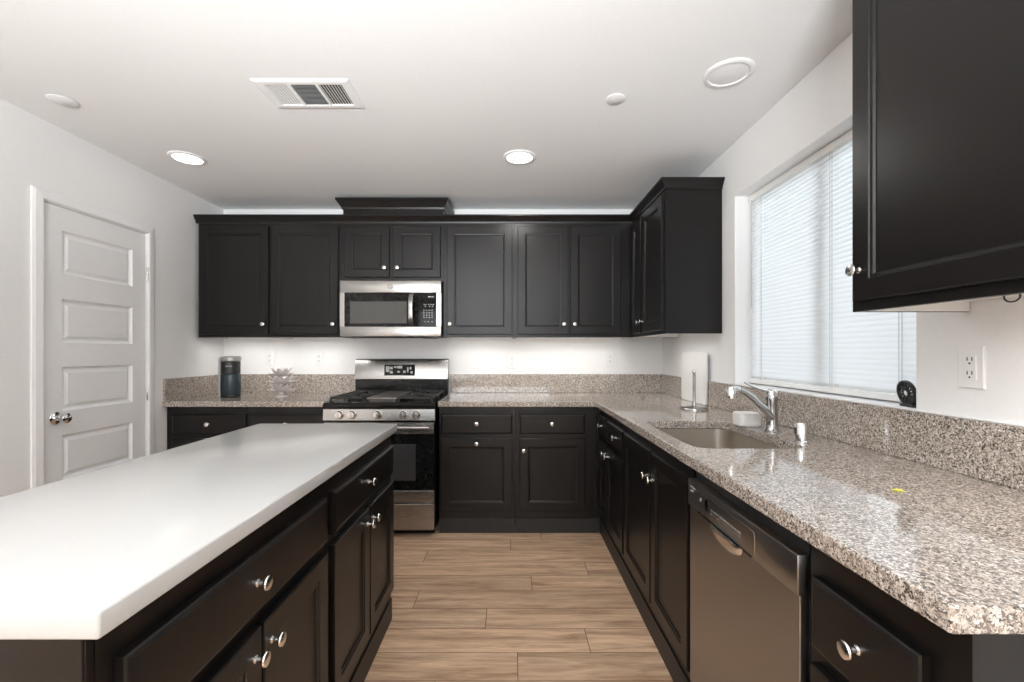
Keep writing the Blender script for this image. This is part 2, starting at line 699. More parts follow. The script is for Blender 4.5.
struct(obj('floor', planks(), [M['wood'], M['groove']]))
bm = nb()
bx(bm, XL - 0.1, XR + 0.16, YR - 0.1, YB + 0.1, ZC, ZC + 0.1)
struct(obj('ceiling', bm, M['ceiling']))
bm = nb()
bx(bm, XL - 0.1, XR + 0.16, YB, YB + 0.1, 0, ZC)
struct(obj('wall_back', bm, M['wall']))

# door opening in the left wall
DY0, DY1, DZ = 2.268, 2.915, 2.025
bm = nb()
bx(bm, XL - 0.1, XL, YR, DY0, 0, ZC)
bx(bm, XL - 0.1, XL, DY1, YB, 0, ZC)
bx(bm, XL - 0.1, XL, DY0, DY1, DZ, ZC)
struct(obj('wall_left', bm, M['wall']))
# window opening in the right wall
WY0, WY1, WZ0, WZ1 = 1.391, 2.51, 1.070, 2.130
bm = slab_poly([(YR, 0), (YB, 0), (YB, ZC), (YR, ZC)], 0, 0.15, [(WY0, WZ0), (WY1, WZ0), (WY1, WZ1), (WY0, WZ1)])
for v in bm.verts:
    v.co = (XR + v.co.z, v.co.x, v.co.y)
struct(obj('wall_right', bm, M['wall'], bevel=0.004))
# rear wall of the open room; its unseen window is added to hold the fill light
RX0, RX1, RZ0, RZ1 = -2.1, 1.0, 0.95, 2.25
bm = nb()
bx(bm, XL - 0.1, RX0, YR - 0.1, YR, 0, ZC)
bx(bm, RX1, XR + 0.15, YR - 0.1, YR, 0, ZC)
bx(bm, RX0, RX1, YR - 0.1, YR, RZ1, ZC)
bx(bm, RX0, RX1, YR - 0.1, YR, 0, RZ0)
struct(obj('wall_rear', bm, M['wall']))
bm = nb()
for x in (RX0 + 0.03, (RX0 + RX1) / 2, RX1 - 0.03):
    bx(bm, x - 0.03, x + 0.03, YR - 0.08, YR - 0.03, RZ0, RZ1)
bx(bm, RX0, RX1, YR - 0.08, YR - 0.03, RZ1 - 0.06, RZ1)
bx(bm, RX0, RX1, YR - 0.08, YR - 0.03, RZ0, RZ0 + 0.06)
w2 = struct(obj('added_window', bm, M['white_plastic']))
bm = nb()
bx(bm, RX0 + 0.06, RX1 - 0.06, YR - 0.058, YR - 0.052, RZ0 + 0.06, RZ1 - 0.06)
obj('pane', bm, M['glass'], w2)

bm = nb()
bx(bm, XL, XL + 0.014, YR, DY0 - 0.06, 0, 0.09, 0.003)
bx(bm, XL, XL + 0.014, DY1 + 0.06, 3.08, 0, 0.09, 0.003)
struct(obj('baseboard_left', bm, M['trim']))

# ------------------------------------------------------------------ panelled door in the left wall
door = thing('door_1', 'white five-panel interior door in the left wall', 'door', (XL, DY0, 0), R(90))
door['kind'] = 'structure'
dw, dh = DY1 - DY0, DZ


def panelled(bm, x0, x1, z0, z1, y, pan):
    """front face at y with recessed raised-edge panels (x0,x1,z0,z1)"""
    xs = sorted({x0, x1, *[p[0] for p in pan], *[p[1] for p in pan]})
    zs = sorted({z0, z1, *[p[2] for p in pan], *[p[3] for p in pan]})
    for a, b_ in zip(xs[:-1], xs[1:]):
        for c, d in zip(zs[:-1], zs[1:]):
            if any(p[0] <= a and b_ <= p[1] and p[2] <= c and d <= p[3] for p in pan):
                continue
            bm.faces.new([bm.verts.new(q) for q in ((a, y, c), (b_, y, c), (b_, y, d), (a, y, d))])
    for p in pan:
        rect_rings(bm, *p, [(0, y), (0.004, y + 0.006), (0.012, y + 0.013), (0.020, y + 0.013), (0.036, y + 0.005), (0.04, y + 0.005)], cap0=False)


bm = nb()
g = 0.003
pz = [(1.665 - 0.364 * k, 1.900 - 0.364 * k) for k in range(5)]
yf = 0.004          # slab face just behind the wall face
panelled(bm, g, dw - g, 0.008, dh - g, yf, [(0.103, dw - 0.103, a, b_) for a, b_ in pz])
bmesh.ops.remove_doubles(bm, verts=bm.verts, dist=0.0002)
fr = [e for e in bm.edges if len(e.link_faces) == 1]
ext = bmesh.ops.extrude_edge_only(bm, edges=fr)
for v_ in [v for v in ext['geom'] if isinstance(v, bmesh.types.BMVert)]:
    v_.co.y += 0.034
bmesh.ops.holes_fill(bm, edges=[e for e in bm.edges if len(e.link_faces) == 1], sides=0)
obj('door_slab', bm, M['trim'], door)
bm = nb()
cw = 0.052
prof_c = [(0, 0), (0, -0.010), (0.006, -0.016), (cw - 0.012, -0.013), (cw, -0.008), (cw, 0)]
path_pts = [(-0.004, 0.0), (-0.004, dh + 0.004), (dw + 0.004, dh + 0.004), (dw + 0.004, 0.0)]
lp = []
for (px, pz_), (mx_, mz_) in zip(path_pts, [(-1, 0), (-1, 1), (1, 1), (1, 0)]):
    lp.append([(px + mx_ * o_, y_, pz_ + mz_ * o_) for o_, y_ in prof_c])
rings(bm, lp)
obj('door_casing', bm, M['trim'], door)
bm = nb()
bx(bm, -0.012, -0.0005, 0.0005, 0.098, 0, dh + 0.012)
bx(bm, dw + 0.0005, dw + 0.012, 0.0005, 0.098, 0, dh + 0.012)
bx(bm, 0, dw, 0.0005, 0.098, dh + 0.0005, dh + 0.012)
obj('door_jamb', bm, M['trim'], door)
bm = nb()
lathe(bm, [(0.033, 0.0), (0.033, 0.005), (0.028, 0.010), (0.014, 0.014), (0.011, 0.026), (0.015, 0.034), (0.024, 0.042), (0.028, 0.054), (0.026, 0.066), (0.016, 0.075), (0.003, 0.077)], 28, '-Y')
obj('door_knob', bm, M['chrome'], door, (0.066, yf, 0.905), smooth=True)
bm = nb()
bx(bm, -0.0025, 0.001, -0.002, 0.02, 0.88, 0.94)
obj('latch_plate', bm, M['dark_chrome'], door)
for hz in (0.25, 1.02, 1.80):
    bm = nb()
    lathe(bm, [(0.005, 0), (0.006, 0.004), (0.006, 0.086), (0.005, 0.09)], 10, 'Z', (dw + 0.002, -0.004, hz - 0.13 + 0.045))
    obj('hinge', bm, M['nickel'], door, smooth=True)

# ------------------------------------------------------------------ kitchen window and blind
win = struct(thing('window_1', 'white framed kitchen window over the sink behind the blind', 'window', (XR + 0.108, WY0, WZ0)))
wl, wh = WY1 - WY0, WZ1 - WZ0
bm = nb()
for a, b_ in ((0, 0.05), (wl / 2 - 0.03, wl / 2 + 0.03), (wl - 0.05, wl)):
    bx(bm, 0, 0.04, a, b_, 0.0, wh)
bx(bm, 0.001, 0.039, 0.05, wl - 0.05, 0, 0.05)
bx(bm, 0.001, 0.039, 0.05, wl - 0.05, wh - 0.05, wh)
obj('window_frame', bm, M['white_plastic'], win)
bm = nb()
bx(bm, 0.022, 0.028, 0.05, wl - 0.05, 0.05, wh - 0.05)
obj('pane', bm, M['glass'], win)
bm = nb()
bx(bm, -0.106, -0.001, 0.001, wl - 0.001, 0.0005, 0.004, 0.001)
obj('window_sill', bm, M['trim'], win)

BX = XR + 0.088
blind = thing('window_blind', 'white horizontal mini blind closed over the kitchen window', 'blind', (BX, WY0, WZ0))
bm = nb()
n_sl = 47
z_lo, z_hi = 0.050, wh - 0.040
for k in range(n_sl):
    zc = z_lo + (z_hi - z_lo) * (k + 0.5) / n_sl
    pts = []
    for j in range(5):
        u = (j / 4 - 0.5)
        s_ = u * 0.0250
        bow = 0.0022 * (1 - (2 * u) ** 2)
        ca, sa = math.cos(R(62)), math.sin(R(62))
        # room-side edge hangs low, the crown of each slat faces the room
        pts.append((s_ * ca - bow * sa, s_ * sa + bow * ca))
    va = [bm.verts.new((px, 0.012, zc + pz_)) for px, pz_ in pts]
    vb = [bm.verts.new((px, wl - 0.012, zc + pz_)) for px, pz_ in pts]
    for j in range(4):
        bm.faces.new((va[j], va[j + 1], vb[j + 1], vb[j]))
obj('slats', bm, M['slat'], blind, smooth=True)
bm = nb()
bx(bm, -0.015, 0.015, 0.006, wl - 0.006, wh - 0.036, wh - 0.002, 0.002)
obj('head_rail', bm, M['white_plastic'], blind)
bm = nb()
bx(bm, -0.014, 0.014, 0.010, wl - 0.010, 0.010, 0.034, 0.004, 2)
obj('bottom_rail', bm, M['white_plastic'], blind)
for yy in (0.14, 0.472, 0.994):
    bm = nb()
    for xx in (-0.0125, 0.0125):
        tube(bm, [(xx, yy - 0.006, 0.03), (xx, yy - 0.006, wh - 0.03)], 0.0011, 6)
        tube(bm, [(xx, yy + 0.006, 0.03), (xx, yy + 0.006, wh - 0.03)], 0.0011, 6)
    obj('ladder_cord', bm, M['legend'], blind)
bm = nb()
tube(bm, [(-0.020, wl - 0.05, wh - 0.04), (-0.022, wl - 0.05, 0.42)], 0.0032, 8)
obj('tilt_wand', bm, M['legend'], blind, smooth=True)

# ------------------------------------------------------------------ worktops
CZ, CT = 0.914, 0.038
SX0, SX1, SY0, SY1 = 0.652, 1.052, 1.562, 2.182


ct = thing('granite_worktop', 'speckled granite L-shaped worktop with the undermount sink cut-out', 'worktop', (0, 0, 0))
hole = [(0.5 * (SX0 + SX1) + x, 0.5 * (SY0 + SY1) + y) for x, y in rrect(SX1 - SX0, SY1 - SY0, 0.06, 8)]
outer = [(-0.498, YB - 0.001), (-0.498, 3.044), (0.584, 3.044), (0.584, 0.590), (XR - 0.001, 0.590), (XR - 0.001, YB - 0.001)]
obj('slab', slab_poly(outer, CZ - CT, CZ, hole), M['granite'], ct, bevel=0.004)
BZ = 1.068
bm = nb()
bx(bm, -0.498, XR - 0.021, YB - 0.021, YB - 0.001, CZ + 0.0005, BZ, 0.002)
obj('backsplash', bm, M['granite'], ct)
bm = nb()
bx(bm, XR - 0.021, XR - 0.001, 0.590, YB - 0.001, CZ + 0.0005, BZ, 0.002)
obj('backsplash', bm, M['granite'], ct)
bm = nb()
bx(bm, -0.498, XR - 0.021, YB - 0.008, YB - 0.001, BZ, BZ + 0.005, 0.002)
bx(bm, XR - 0.012, XR - 0.001, 0.590, YB - 0.001, BZ, BZ + 0.005, 0.002)
obj('white_edge_strip', bm, M['trim'], ct)  # thin white strip along the top of the backsplash

cl = thing('granite_worktop', 'short speckled granite worktop left of the range', 'worktop', (0, 0, 0))
obj('slab', slab_poly([(XL + 0.001, YB - 0.001), (XL + 0.001, 3.044), (-1.263, 3.044), (-1.263, YB - 0.001)], CZ - CT, CZ), M['granite'], cl, bevel=0.004)
bm = nb()
bx(bm, XL + 0.021, -1.263, YB - 0.021, YB - 0.001, CZ + 0.0005, BZ, 0.002)
obj('backsplash', bm, M['granite'], cl)
bm = nb()
bx(bm, XL + 0.001, XL + 0.021, 3.05, YB - 0.001, CZ + 0.0005, BZ, 0.002)
obj('backsplash', bm, M['granite'], cl)
bm = nb()
bx(bm, XL + 0.021, -1.263, YB - 0.008, YB - 0.001, BZ, BZ + 0.005, 0.002)
obj('white_edge_strip', bm, M['trim'], cl)

# ------------------------------------------------------------------ base cabinets along the back wall
FY = 3.085       # face-frame plane of the back run
dB = YB - 0.003 - FY
Zd0, Zd1, Zr0, Zr1 = 0.155, 0.655, 0.688, 0.822
t = base_cab('dark base cabinet in the left corner beneath the coffee maker', (-2.345, FY, 0), 0, 0.530, dB, [
    ('drawer', 0.012, 0.518, Zr0, Zr1, [(0.265, 0.755)]),
    ('door', 0.012, 0.518, Zd0, Zd1, [(0.488, 0.60)])], rails=(0.671,))
bm = nb()
bx(bm, XL - (-2.345) + 0.002, -0.0005, 0.003, 0.019, 0.10, 0.876)
obj('filler_strip', bm, M['cab'], t)
base_cab('dark base cabinet beneath the silver ornament, left of the range', (-1.813, FY, 0), 0, 0.548, dB, [
    ('drawer', 0.012, 0.536, Zr0, Zr1, [(0.27, 0.755)]),
    ('door', 0.012, 0.536, Zd0, Zd1, [(0.045, 0.60)])], rails=(0.671,))
base_cab('dark base cabinet right of the range, its lower knob centred on the panel', (-0.493, FY, 0), 0, 0.527, dB, [
    ('drawer', 0.014, 0.505, Zr0, Zr1, [(0.26, 0.758)]),
    ('door', 0.014, 0.505, Zd0, Zd1, [(0.26, 0.622)])], rails=(0.671,))
base_cab('dark corner base cabinet with one drawer and one door on the back wall', (0.036, FY, 0), 0, 0.581, dB, [
    ('drawer', 0.028, 0.478, Zr0, Zr1, [(0.250, 0.758)]),
    ('door', 0.028, 0.478, Zd0, Zd1, [(0.055, 0.575)])], rails=(0.671,), stiles=((0.512, 0.038),))

# ------------------------------------------------------------------ base cabinets of the right run (fronts face -x)
FX = 0.625
dR = XR - 0.003 - FX
base_cab('dark base cabinet in the right corner with two drawers over two doors', (FX, 3.080, 0), R(-90), 0.682, dR, [
    ('drawer', 0.022, 0.250, Zr0, Zr1, [(0.113, 0.758)]),
    ('drawer', 0.280, 0.670, Zr0, Zr1, [(0.525, 0.758)]),
    ('door', 0.022, 0.256, Zd0, Zd1, [(0.226, 0.600)]),
    ('door', 0.272, 0.670, Zd0, Zd1, [(0.318, 0.600)])], rails=(0.671,), stiles=(0.265,))
base_cab('dark sink base cabinet with two tall doors beside the dishwasher', (FX, 2.397, 0), R(-90), 0.877, dR, [
    ('door', 0.015, 0.460, Zd0, Zr1, [(0.430, 0.706)]),
    ('door', 0.474, 0.872 - 0.002, Zd0, Zr1, [(0.504, 0.706)])], stiles=(0.467,))
base_cab('dark base cabinet nearest the camera at the end of the right run', (FX, 0.925, 0), R(-90), 0.323, dR, [
    ('drawer', 0.024, 0.264, 0.658, 0.800, [(0.150, 0.733)]),
    ('door', 0.024, 0.264, Zd0, 0.625, [(0.050, 0.56)])], rails=(0.642,), stiles=((0.278, 0.0145),))

# ------------------------------------------------------------------ island
IX = -0.562
isl_lbl = ['dark island base cabinet at the end nearest the camera', 'dark island base cabinet at the end nearest the range']
for i, (y0, lb) in enumerate(zip((0.602, 1.3455), isl_lbl)):
    base_cab(lb, (IX, y0, 0), R(90), 0.742, 0.600, [
        ('drawer', 0.028, 0.722, 0.688, 0.820, [(0.350, 0.758)]),
        ('door', 0.028, 0.370, Zd0, Zd1, [(0.342, 0.600)]),
        ('door', 0.380, 0.722, Zd0, Zd1, [(0.408, 0.600)])], rails=(0.671,), stiles=(0.375,), group='dark island cabinets')
bm = nb()
bx(bm, -1.164, IX, 0.588, 0.6015, 0.0, 0.876, 0.001)
bx(bm, IX - 0.022, IX, 0.583, 0.588, 0.0, 0.876, 0.001)
bx(bm, -1.164, -1.142, 0.583, 0.588, 0.0, 0.876, 0.001)
tag(obj('island_end_panel', bm, M['cab']), 'dark panel closing the island end nearest the camera', 'panel')
bm = nb()
bx(bm, -1.182, -1.1645, 0.588, 2.0875, 0.0, 0.876, 0.001)
tag(obj('island_back_panel', bm, M['cab']), 'dark panel closing the island side facing the white door', 'panel')
bm = nb()
bx(bm, -1.19, -0.535, 0.578, 2.107, CZ - CT, CZ, 0.005, 3)
tag(obj('quartz_worktop', bm, M['quartz'], smooth=True), 'white quartz worktop covering the kitchen island', 'worktop')

# ------------------------------------------------------------------ wall cabinets
UZ0, UZ1 = 1.363, 2.235
UH = UZ1 - UZ0
UF = 3.370
dU = YB - 0.003 - UF
D0, D1 = 0.022, UH - 0.035
KZ = 0.098
G2 = 'dark wall cabinets'
upper_cab('dark single-door wall cabinet at the left end of the back wall', (-2.362, UF, UZ0), 0, 0.5425, dU, UH, [
    ('door', 0.014, 0.5365, D0, D1, [(0.504, KZ)])], light=(0.06, 0.50, 0.7))
upper_cab('dark single-door wall cabinet touching the left side of the microwave', (-1.819, UF, UZ0), 0, 0.5385, dU, UH, [
    ('door', 0.010, 0.5185, D0, D1, [(0.486, KZ)])], light=(0.04, 0.50, 0.7))
hz0 = 1.795 - UZ0
upper_cab('short two-door dark wall cabinet above the microwave', (-1.280, UF, 1.785), 0, 0.7725, dU, UZ1 - 1.785, [
    ('door', 0.028, 0.366, 0.030, UZ1 - 1.785 - 0.035, [(0.334, 0.100)]),
    ('door', 0.398, 0.752, 0.030, UZ1 - 1.785 - 0.035, [(0.430, 0.100)])], stiles=(0.382,), lip=0.0)
upper_cab('dark single-door wall cabinet touching the right side of the microwave', (-0.507, UF, UZ0), 0, 0.5375, dU, UH, [
    ('door', 0.028, 0.520, D0, D1, [(0.052, KZ)])], light=(0.05, 0.50, 0.7))
upper_cab('dark two-door wall cabinet at the right end of the back wall', (0.031, UF, UZ0), 0, 0.906, dU, UH, [
    ('door', 0.024, 0.404, D0, D1, [(0.372, KZ)]),
    ('door', 0.420, 0.800, D0, D1, [(0.452, KZ)])], stiles=(0.412, (0.836, 0.039)), light=(0.05, 0.80, 1.1))
UX = 0.925
upper_cab('dark corner wall cabinet on the right wall, its plain side facing the camera', (UX, 3.365, UZ0), R(-90), 0.706, XR - 0.002 - UX, UH, [
    ('door', 0.030, 0.262, D0, D1, [(0.236, KZ)]),
    ('door', 0.290, 0.692, D0, D1, [(0.318, KZ)])], stiles=(0.276,), light=(0.10, 0.65, 0.6))
near = upper_cab('large dark wall cabinet nearest the camera, upper right beside the window', (0.956, 1.243, UZ0), R(-90), 0.621, XR - 0.002 - 0.956, UH + 0.06, [
    ('door', 0.022, 0.612, 0.026, UH + 0.025, [(0.048, 0.108)])], light=(0.20, 0.56, 0.6))
bm = nb()
pts = [(0.37 + 0.014 * math.cos(a), 0.028, 0.004 - 0.0065 + 0.010 * math.sin(a)) for a in [R(180 + 18 * k) for k in range(11)]]
tube(bm, [(pts[0][0], 0.028, 0.020)] + pts + [(pts[-1][0], 0.028, 0.020)], 0.0016, 6)
obj('light_wire', bm, M['cord'], near)

# crown along the back run and round the corner cabinet
crown = [(0.0005, 2.222), (0.006, 2.222), (0.008, 2.234), (0.016, 2.246), (0.030, 2.266), (0.034, 2.270), (0.034, 2.281), (0.0005, 2.281)]
bm = nb()
sweep(bm, [(-2.379, UF), (UX, UF), (UX, 2.658), (XR - 0.002, 2.658)], [(a, z + 0.003) for a, z in crown])
tag(obj('crown_molding', bm, M['cab']), 'dark crown moulding along the top of the back and corner wall cabinets', 'molding')
bm = nb()
sweep(bm, [(XR - 0.002, 1.2435), (0.956, 1.2435), (0.956, 0.6215), (XR - 0.002, 0.6215)][::-1][::-1], [(-a, z + 0.06) for a, z in crown])
obj('crown', bm, M['cab'], near).matrix_parent_inverse = (Matrix.Translation((0.956, 1.243, UZ0)) @ Matrix.Rotation(R(-90), 4, 'Z')).inverted()
# raised box over the microwave cabinet
rb = thing('raised_cabinet_top', 'raised dark box with crown over the microwave cabinet', 'cabinet top', (0, 0, 0))
bm = nb()
bx(bm, -1.272, -0.512, 3.382, YB - 0.002, 2.2355, 2.40)
obj('box', bm, M['cab'], rb)
bm = nb()
cr2 = [(0.0005, 2.335), (0.008, 2.335), (0.011, 2.348), (0.040, 2.392), (0.045, 2.396), (0.045, 2.412), (0.0005, 2.412)]
sweep(bm, [(-1.272, YB - 0.002), (-1.272, 3.382), (-0.512, 3.382), (-0.512, YB - 0.002)], cr2)
obj('crown', bm, M['cab'], rb)

# ------------------------------------------------------------------ microwave
MW, MH = 0.752, 0.416
mw = thing('microwave', 'stainless steel over-the-range microwave with a black door window', 'microwave', (-1.266, 3.300, 1.3660), 0)
bm = nb()
bx(bm, 0, MW, 0.032, YB - 0.004 - 3.300, 0, MH, 0.002)
obj('body', bm, M['black_plastic'], mw)
bm = nb()
zg0, zg1 = 0.075, 0.326
panelled(bm, 0, MW, 0, MH, 0.0, [])
bm.free()
bm = nb()
bx(bm, 0, MW, 0.0, 0.031, 0.002, zg0, 0.004, 2)
bx(bm, 0, MW, 0.0, 0.031, zg1, MH, 0.004, 2)
bx(bm, 0, 0.034, 0.0005, 0.031, zg0, zg1)
bx(bm, MW - 0.036, MW, 0.0005, 0.031, zg0, zg1)
obj('steel_frame', bm, M['steel'], mw, smooth=True)
md_ = nb()
bx(md_, 0.034, 0.572, 0.004, 0.031, zg0, zg1, 0.002)
dr = obj('door', md_, M['black_glass'], mw)
bm = nb()
rect_rings(bm, 0.075, 0.497, 0.098, 0.262, [(0, 0.0038), (0.0, 0.0028), (0.002, 0.0022)])
obj('window', bm, M['grey_glass'], dr)
bm = nb()
lp = []
for k in range(13):
    u = k / 12
    z = 0.082 + 0.238 * u
    d = -0.040 * math.sin(PI * min(1, max(0, (u * 1.08 - 0.04)))) ** 0.35 if 0 < u < 1 else 0.003
    lp.append([(0.532 + x, d + y, z) for x, y in rrect(0.034, 0.012, 0.0055, 3)])
rings(bm, lp)
obj('handle', bm, M['steel'], mw, smooth=True)
bm = nb()
bx(bm, 0.574, MW - 0.036, 0.003, 0.031, zg0, zg1, 0.002)
cp = obj('control_panel', bm, M['black_glass'], mw)
bm = nb()
for rz_, xs_ in ((0.293, (0.655, 0.663, 0.671, 0.681, 0.689)), (0.236, (0.622, 0.636, 0.656, 0.674, 0.690)), (0.222, (0.630, 0.662, 0.684)),
                 (0.192, (0.620, 0.640, 0.660, 0.680)), (0.174, (0.620, 0.640, 0.660, 0.680)), (0.156, (0.620, 0.640, 0.660, 0.680)), (0.140, (0.620, 0.640, 0.660, 0.680)),
                 (0.108, (0.628, 0.652, 0.680))):
    for x_ in xs_:
        bm = nb()
        bx(bm, x_, x_ + 0.007, 0.0022, 0.0032, rz_, rz_ + 0.006)
        obj('key', bm, M['legend'], cp)
bm = nb()
cx_, cz_ = 0.374, 0.371
lp1 = []
for rr in ((0.0185, 0.0), (0.0185, -0.0016), (0.0155, -0.0016), (0.0155, -0.0002)):
    lp1.append([(cx_ + rr[0] * math.cos(2 * PI * k / 28), rr[1], cz_ + rr[0] * math.sin(2 * PI * k / 28)) for k in range(28)])
rings(bm, lp1, cap0=False, cap1=False)
# the two looped script letters inside the ring
for sgn in (-1, 1):
    pts = []
    for k in range(15):
        a = R(20 + 300 * k / 14)
        pts.append((cx_ + sgn * 0.0048 + 0.0052 * math.cos(a) * sgn * -1, -0.001, cz_ + 0.0015 + 0.0068 * math.sin(a)))
    pts.append((cx_ + sgn * 0.003, -0.001, cz_ - 0.008))
    tube(bm, pts, 0.0011, 6)
obj('emblem', bm, M['vent_dark'], mw, smooth=True)
bm = nb()
for k in range(14):
    bx(bm, 0.06 + 0.045 * k, 0.09 + 0.045 * k, 0.06, 0.30, -0.003, 0.0005)
obj('vent_filter', bm, M['vent_dark'], mw)
bm = nb()
tube(bm, [(0.60, 0.06, 0.0), (0.605, 0.058, -0.010), (0.63, 0.057, -0.014), (0.70, 0.057, -0.014), (0.722, 0.058, -0.010), (0.726, 0.06, 0.0)], 0.002, 8)
obj('wire_loop', bm, M['cord'], mw, smooth=True)

# ------------------------------------------------------------------ gas range
RW = 0.752
RY = 2.995
rg = thing('gas_range', 'stainless steel and black gas range between the back counters', 'stove', (-1.262, RY, 0))
rd = YB - 0.004 - RY
bm = nb()
bx(bm, 0.002, RW - 0.002, 0.042, rd, 0.05, 0.902, 0.003)
obj('body', bm, M['black_enamel'], rg)
for fx in (0.05, RW - 0.05):
    for fy in (0.09, rd - 0.06):
        bm = nb()
        lathe(bm, [(0.018, 0), (0.018, 0.012), (0.010, 0.014), (0.010, 0.0502)], 14, 'Z', (fx, fy, 0))
        obj('foot', bm, M['black_plastic'], rg)
bm = nb()
bx(bm, 0.012, RW - 0.012, 0.075, 0.09, 0.004, 0.05)
obj('kick_plate', bm, M['black_enamel'], rg)
bm = nb()
# control panel: slightly sloped steel band
rings(bm, [[(x_, 0.042, 0.785), (x_, 0.004, 0.787), (x_, -0.002, 0.793), (x_, 0.004, 0.866), (x_, 0.010, 0.870), (x_, 0.042, 0.870)] for x_ in (0.0, RW)])
cpn = obj('control_panel', bm, M['steel'], rg)
for kx in (0.110, 0.196, 0.368, 0.540, 0.628):
    bm = nb()
    lathe(bm, [(0.030, 0), (0.030, 0.004), (0.0265, 0.006), (0.0255, 0.024), (0.022, 0.030), (0.006, 0.031)], 24, '-Y')
    bx(bm, -0.004, 0.004, -0.036, -0.028, -0.020, 0.020, 0.0015)
    obj('burner_knob', bm, M['nickel'], cpn, (kx, 0.001, 0.830), smooth=True)
bm = nb()
lpz = []
# cooktop with a rolled front edge
for x_ in (0.0, RW):
    lpz.append([(x_, rd - 0.06, 0.870), (x_, 0.006, 0.872), (x_, -0.004, 0.880), (x_, -0.005, 0.893), (x_, 0.006, 0.908), (x_, 0.028, 0.914), (x_, 0.045, 0.908), (x_, rd - 0.06, 0.908)])
rings(bm, lpz)
obj('cooktop', bm, M['black_enamel'], rg, smooth=True)


def grate(x0, x1, y0, y1):
    bm = nb()
    z0, z1 = 0.930, 0.944
    b_ = 0.012
    bx(bm, x0, x1, y0, y0 + b_, z0, z1, 0.003)
    bx(bm, x0, x1, y1 - b_, y1, z0, z1, 0.003)
    bx(bm, x0, x0 + b_, y0, y1, z0 + 0.0003, z1 - 0.0003, 0.003)
    bx(bm, x1 - b_, x1, y0, y1, z0 + 0.0003, z1 - 0.0003, 0.003)
    ym = (y0 + y1) / 2
    bx(bm, x0, x1, ym - b_ / 2, ym + b_ / 2, z0 + 0.0004, z1 - 0.0004, 0.003)
    xm = (x0 + x1) / 2
    for yc in ((y0 + ym) / 2, (ym + y1) / 2):
        for a in range(8):
            an = a * PI / 4 + 0.0001
            r0, r1 = 0.035, 0.125
            p0 = Vector((xm + r0 * math.cos(an), yc + r0 * math.sin(an), 0.940))
            p1 = Vector((xm + r1 * math.cos(an), yc + r1 * math.sin(an), 0.936))
            p1.x = min(max(p1.x, x0 + 0.004), x1 - 0.004)
            p1.y = min(max(p1.y, y0 + 0.004), y1 - 0.004)
            tube(bm, [p0, p1], [0.004, 0.0055], 6)
    for fx in (x0 + 0.006, x1 - 0.006):
        for fy in (y0 + 0.006, ym, y1 - 0.006):
            bx(bm, fx - 0.006, fx + 0.006, fy - 0.006, fy + 0.006, 0.9085, 0.932)
    return bm


gy0, gy1 = 0.055, rd - 0.095
obj('grate', grate(0.022, 0.262, gy0, gy1), M['cast_iron'], rg)
obj('grate', grate(0.490, 0.730, gy0, gy1), M['cast_iron'], rg)
bm = nb()
bx(bm, 0.272, 0.480, gy0, gy1, 0.922, 0.940, 0.006, 2)
bx(bm, 0.285, 0.467, gy0 + 0.02, gy1 - 0.02, 0.9085, 0.923)
obj('griddle', bm, M['griddle'], rg, smooth=True)
for bxx in (0.142, 0.610):
    for byy in ((gy0 * 3 + gy1) / 4, (gy0 + gy1 * 3) / 4):
        bm = nb()
        lathe(bm, [(0.046, 0), (0.046, 0.004), (0.034, 0.006), (0.034, 0.012), (0.030, 0.016), (0.004, 0.0165)], 24, 'Z', (bxx, byy, 0.9085))
        obj('burner', bm, M['cast_iron'], rg, smooth=True)
# backguard
bm = nb()
bgy = rd - 0.085
bx(bm, 0.0, RW, bgy + 0.006, rd, 0.9085, 1.028, 0.002)
obj('backguard_base', bm, M['black_enamel'], rg)
bm = nb()
lpz = []
for x_, dz in ((0.0, -0.006), (0.006, 0.0), (RW - 0.006, 0.0), (RW, -0.006)):
    lpz.append([(x_, rd, 1.0285), (x_, bgy - 0.006, 1.0285), (x_, bgy - 0.010, 1.034), (x_, bgy + 0.004, 1.180 + dz), (x_, bgy + 0.012, 1.192 + dz), (x_, bgy + 0.026, 1.197 + dz), (x_, rd, 1.197 + dz)])
rings(bm, lpz)
bg = obj('backguard', bm, M['steel'], rg, smooth=True)


def on_bg(z):          # y of the sloped backguard face
    return bgy - 0.010 + 0.014 * (z - 1.034) / 0.146


bm = nb()
za, zb = 1.062, 1.150
rings(bm, [[(0.240, on_bg(za) + e, za), (0.488, on_bg(za) + e, za), (0.488, on_bg(zb) + e, zb), (0.240, on_bg(zb) + e, zb)] for e in (0.002, -0.003)])
dp = obj('display_panel', bm, M['black_glass'], rg)
rb_ = random.Random(5)
for x_, z_, w_, h_ in ((0.252, 1.075, 0.03, 0.060), (0.286, 1.078, 0.022, 0.022), (0.286, 1.112, 0.022, 0.020), (0.318, 1.124, 0.022, 0.012), (0.345, 1.118, 0.040, 0.022),
                       (0.392, 1.082, 0.020, 0.020), (0.424, 1.078, 0.012, 0.050), (0.445, 1.110, 0.014, 0.020), (0.452, 1.078, 0.018, 0.018), (0.345, 1.085, 0.022, 0.014)):
    y_ = on_bg(z_ + h_ / 2) - 0.0045
    bm = nb()
    bx(bm, x_, x_ + w_, y_, y_ + 0.004, z_, z_ + h_, 0.001)
    obj('button', bm, M['legend'], dp)
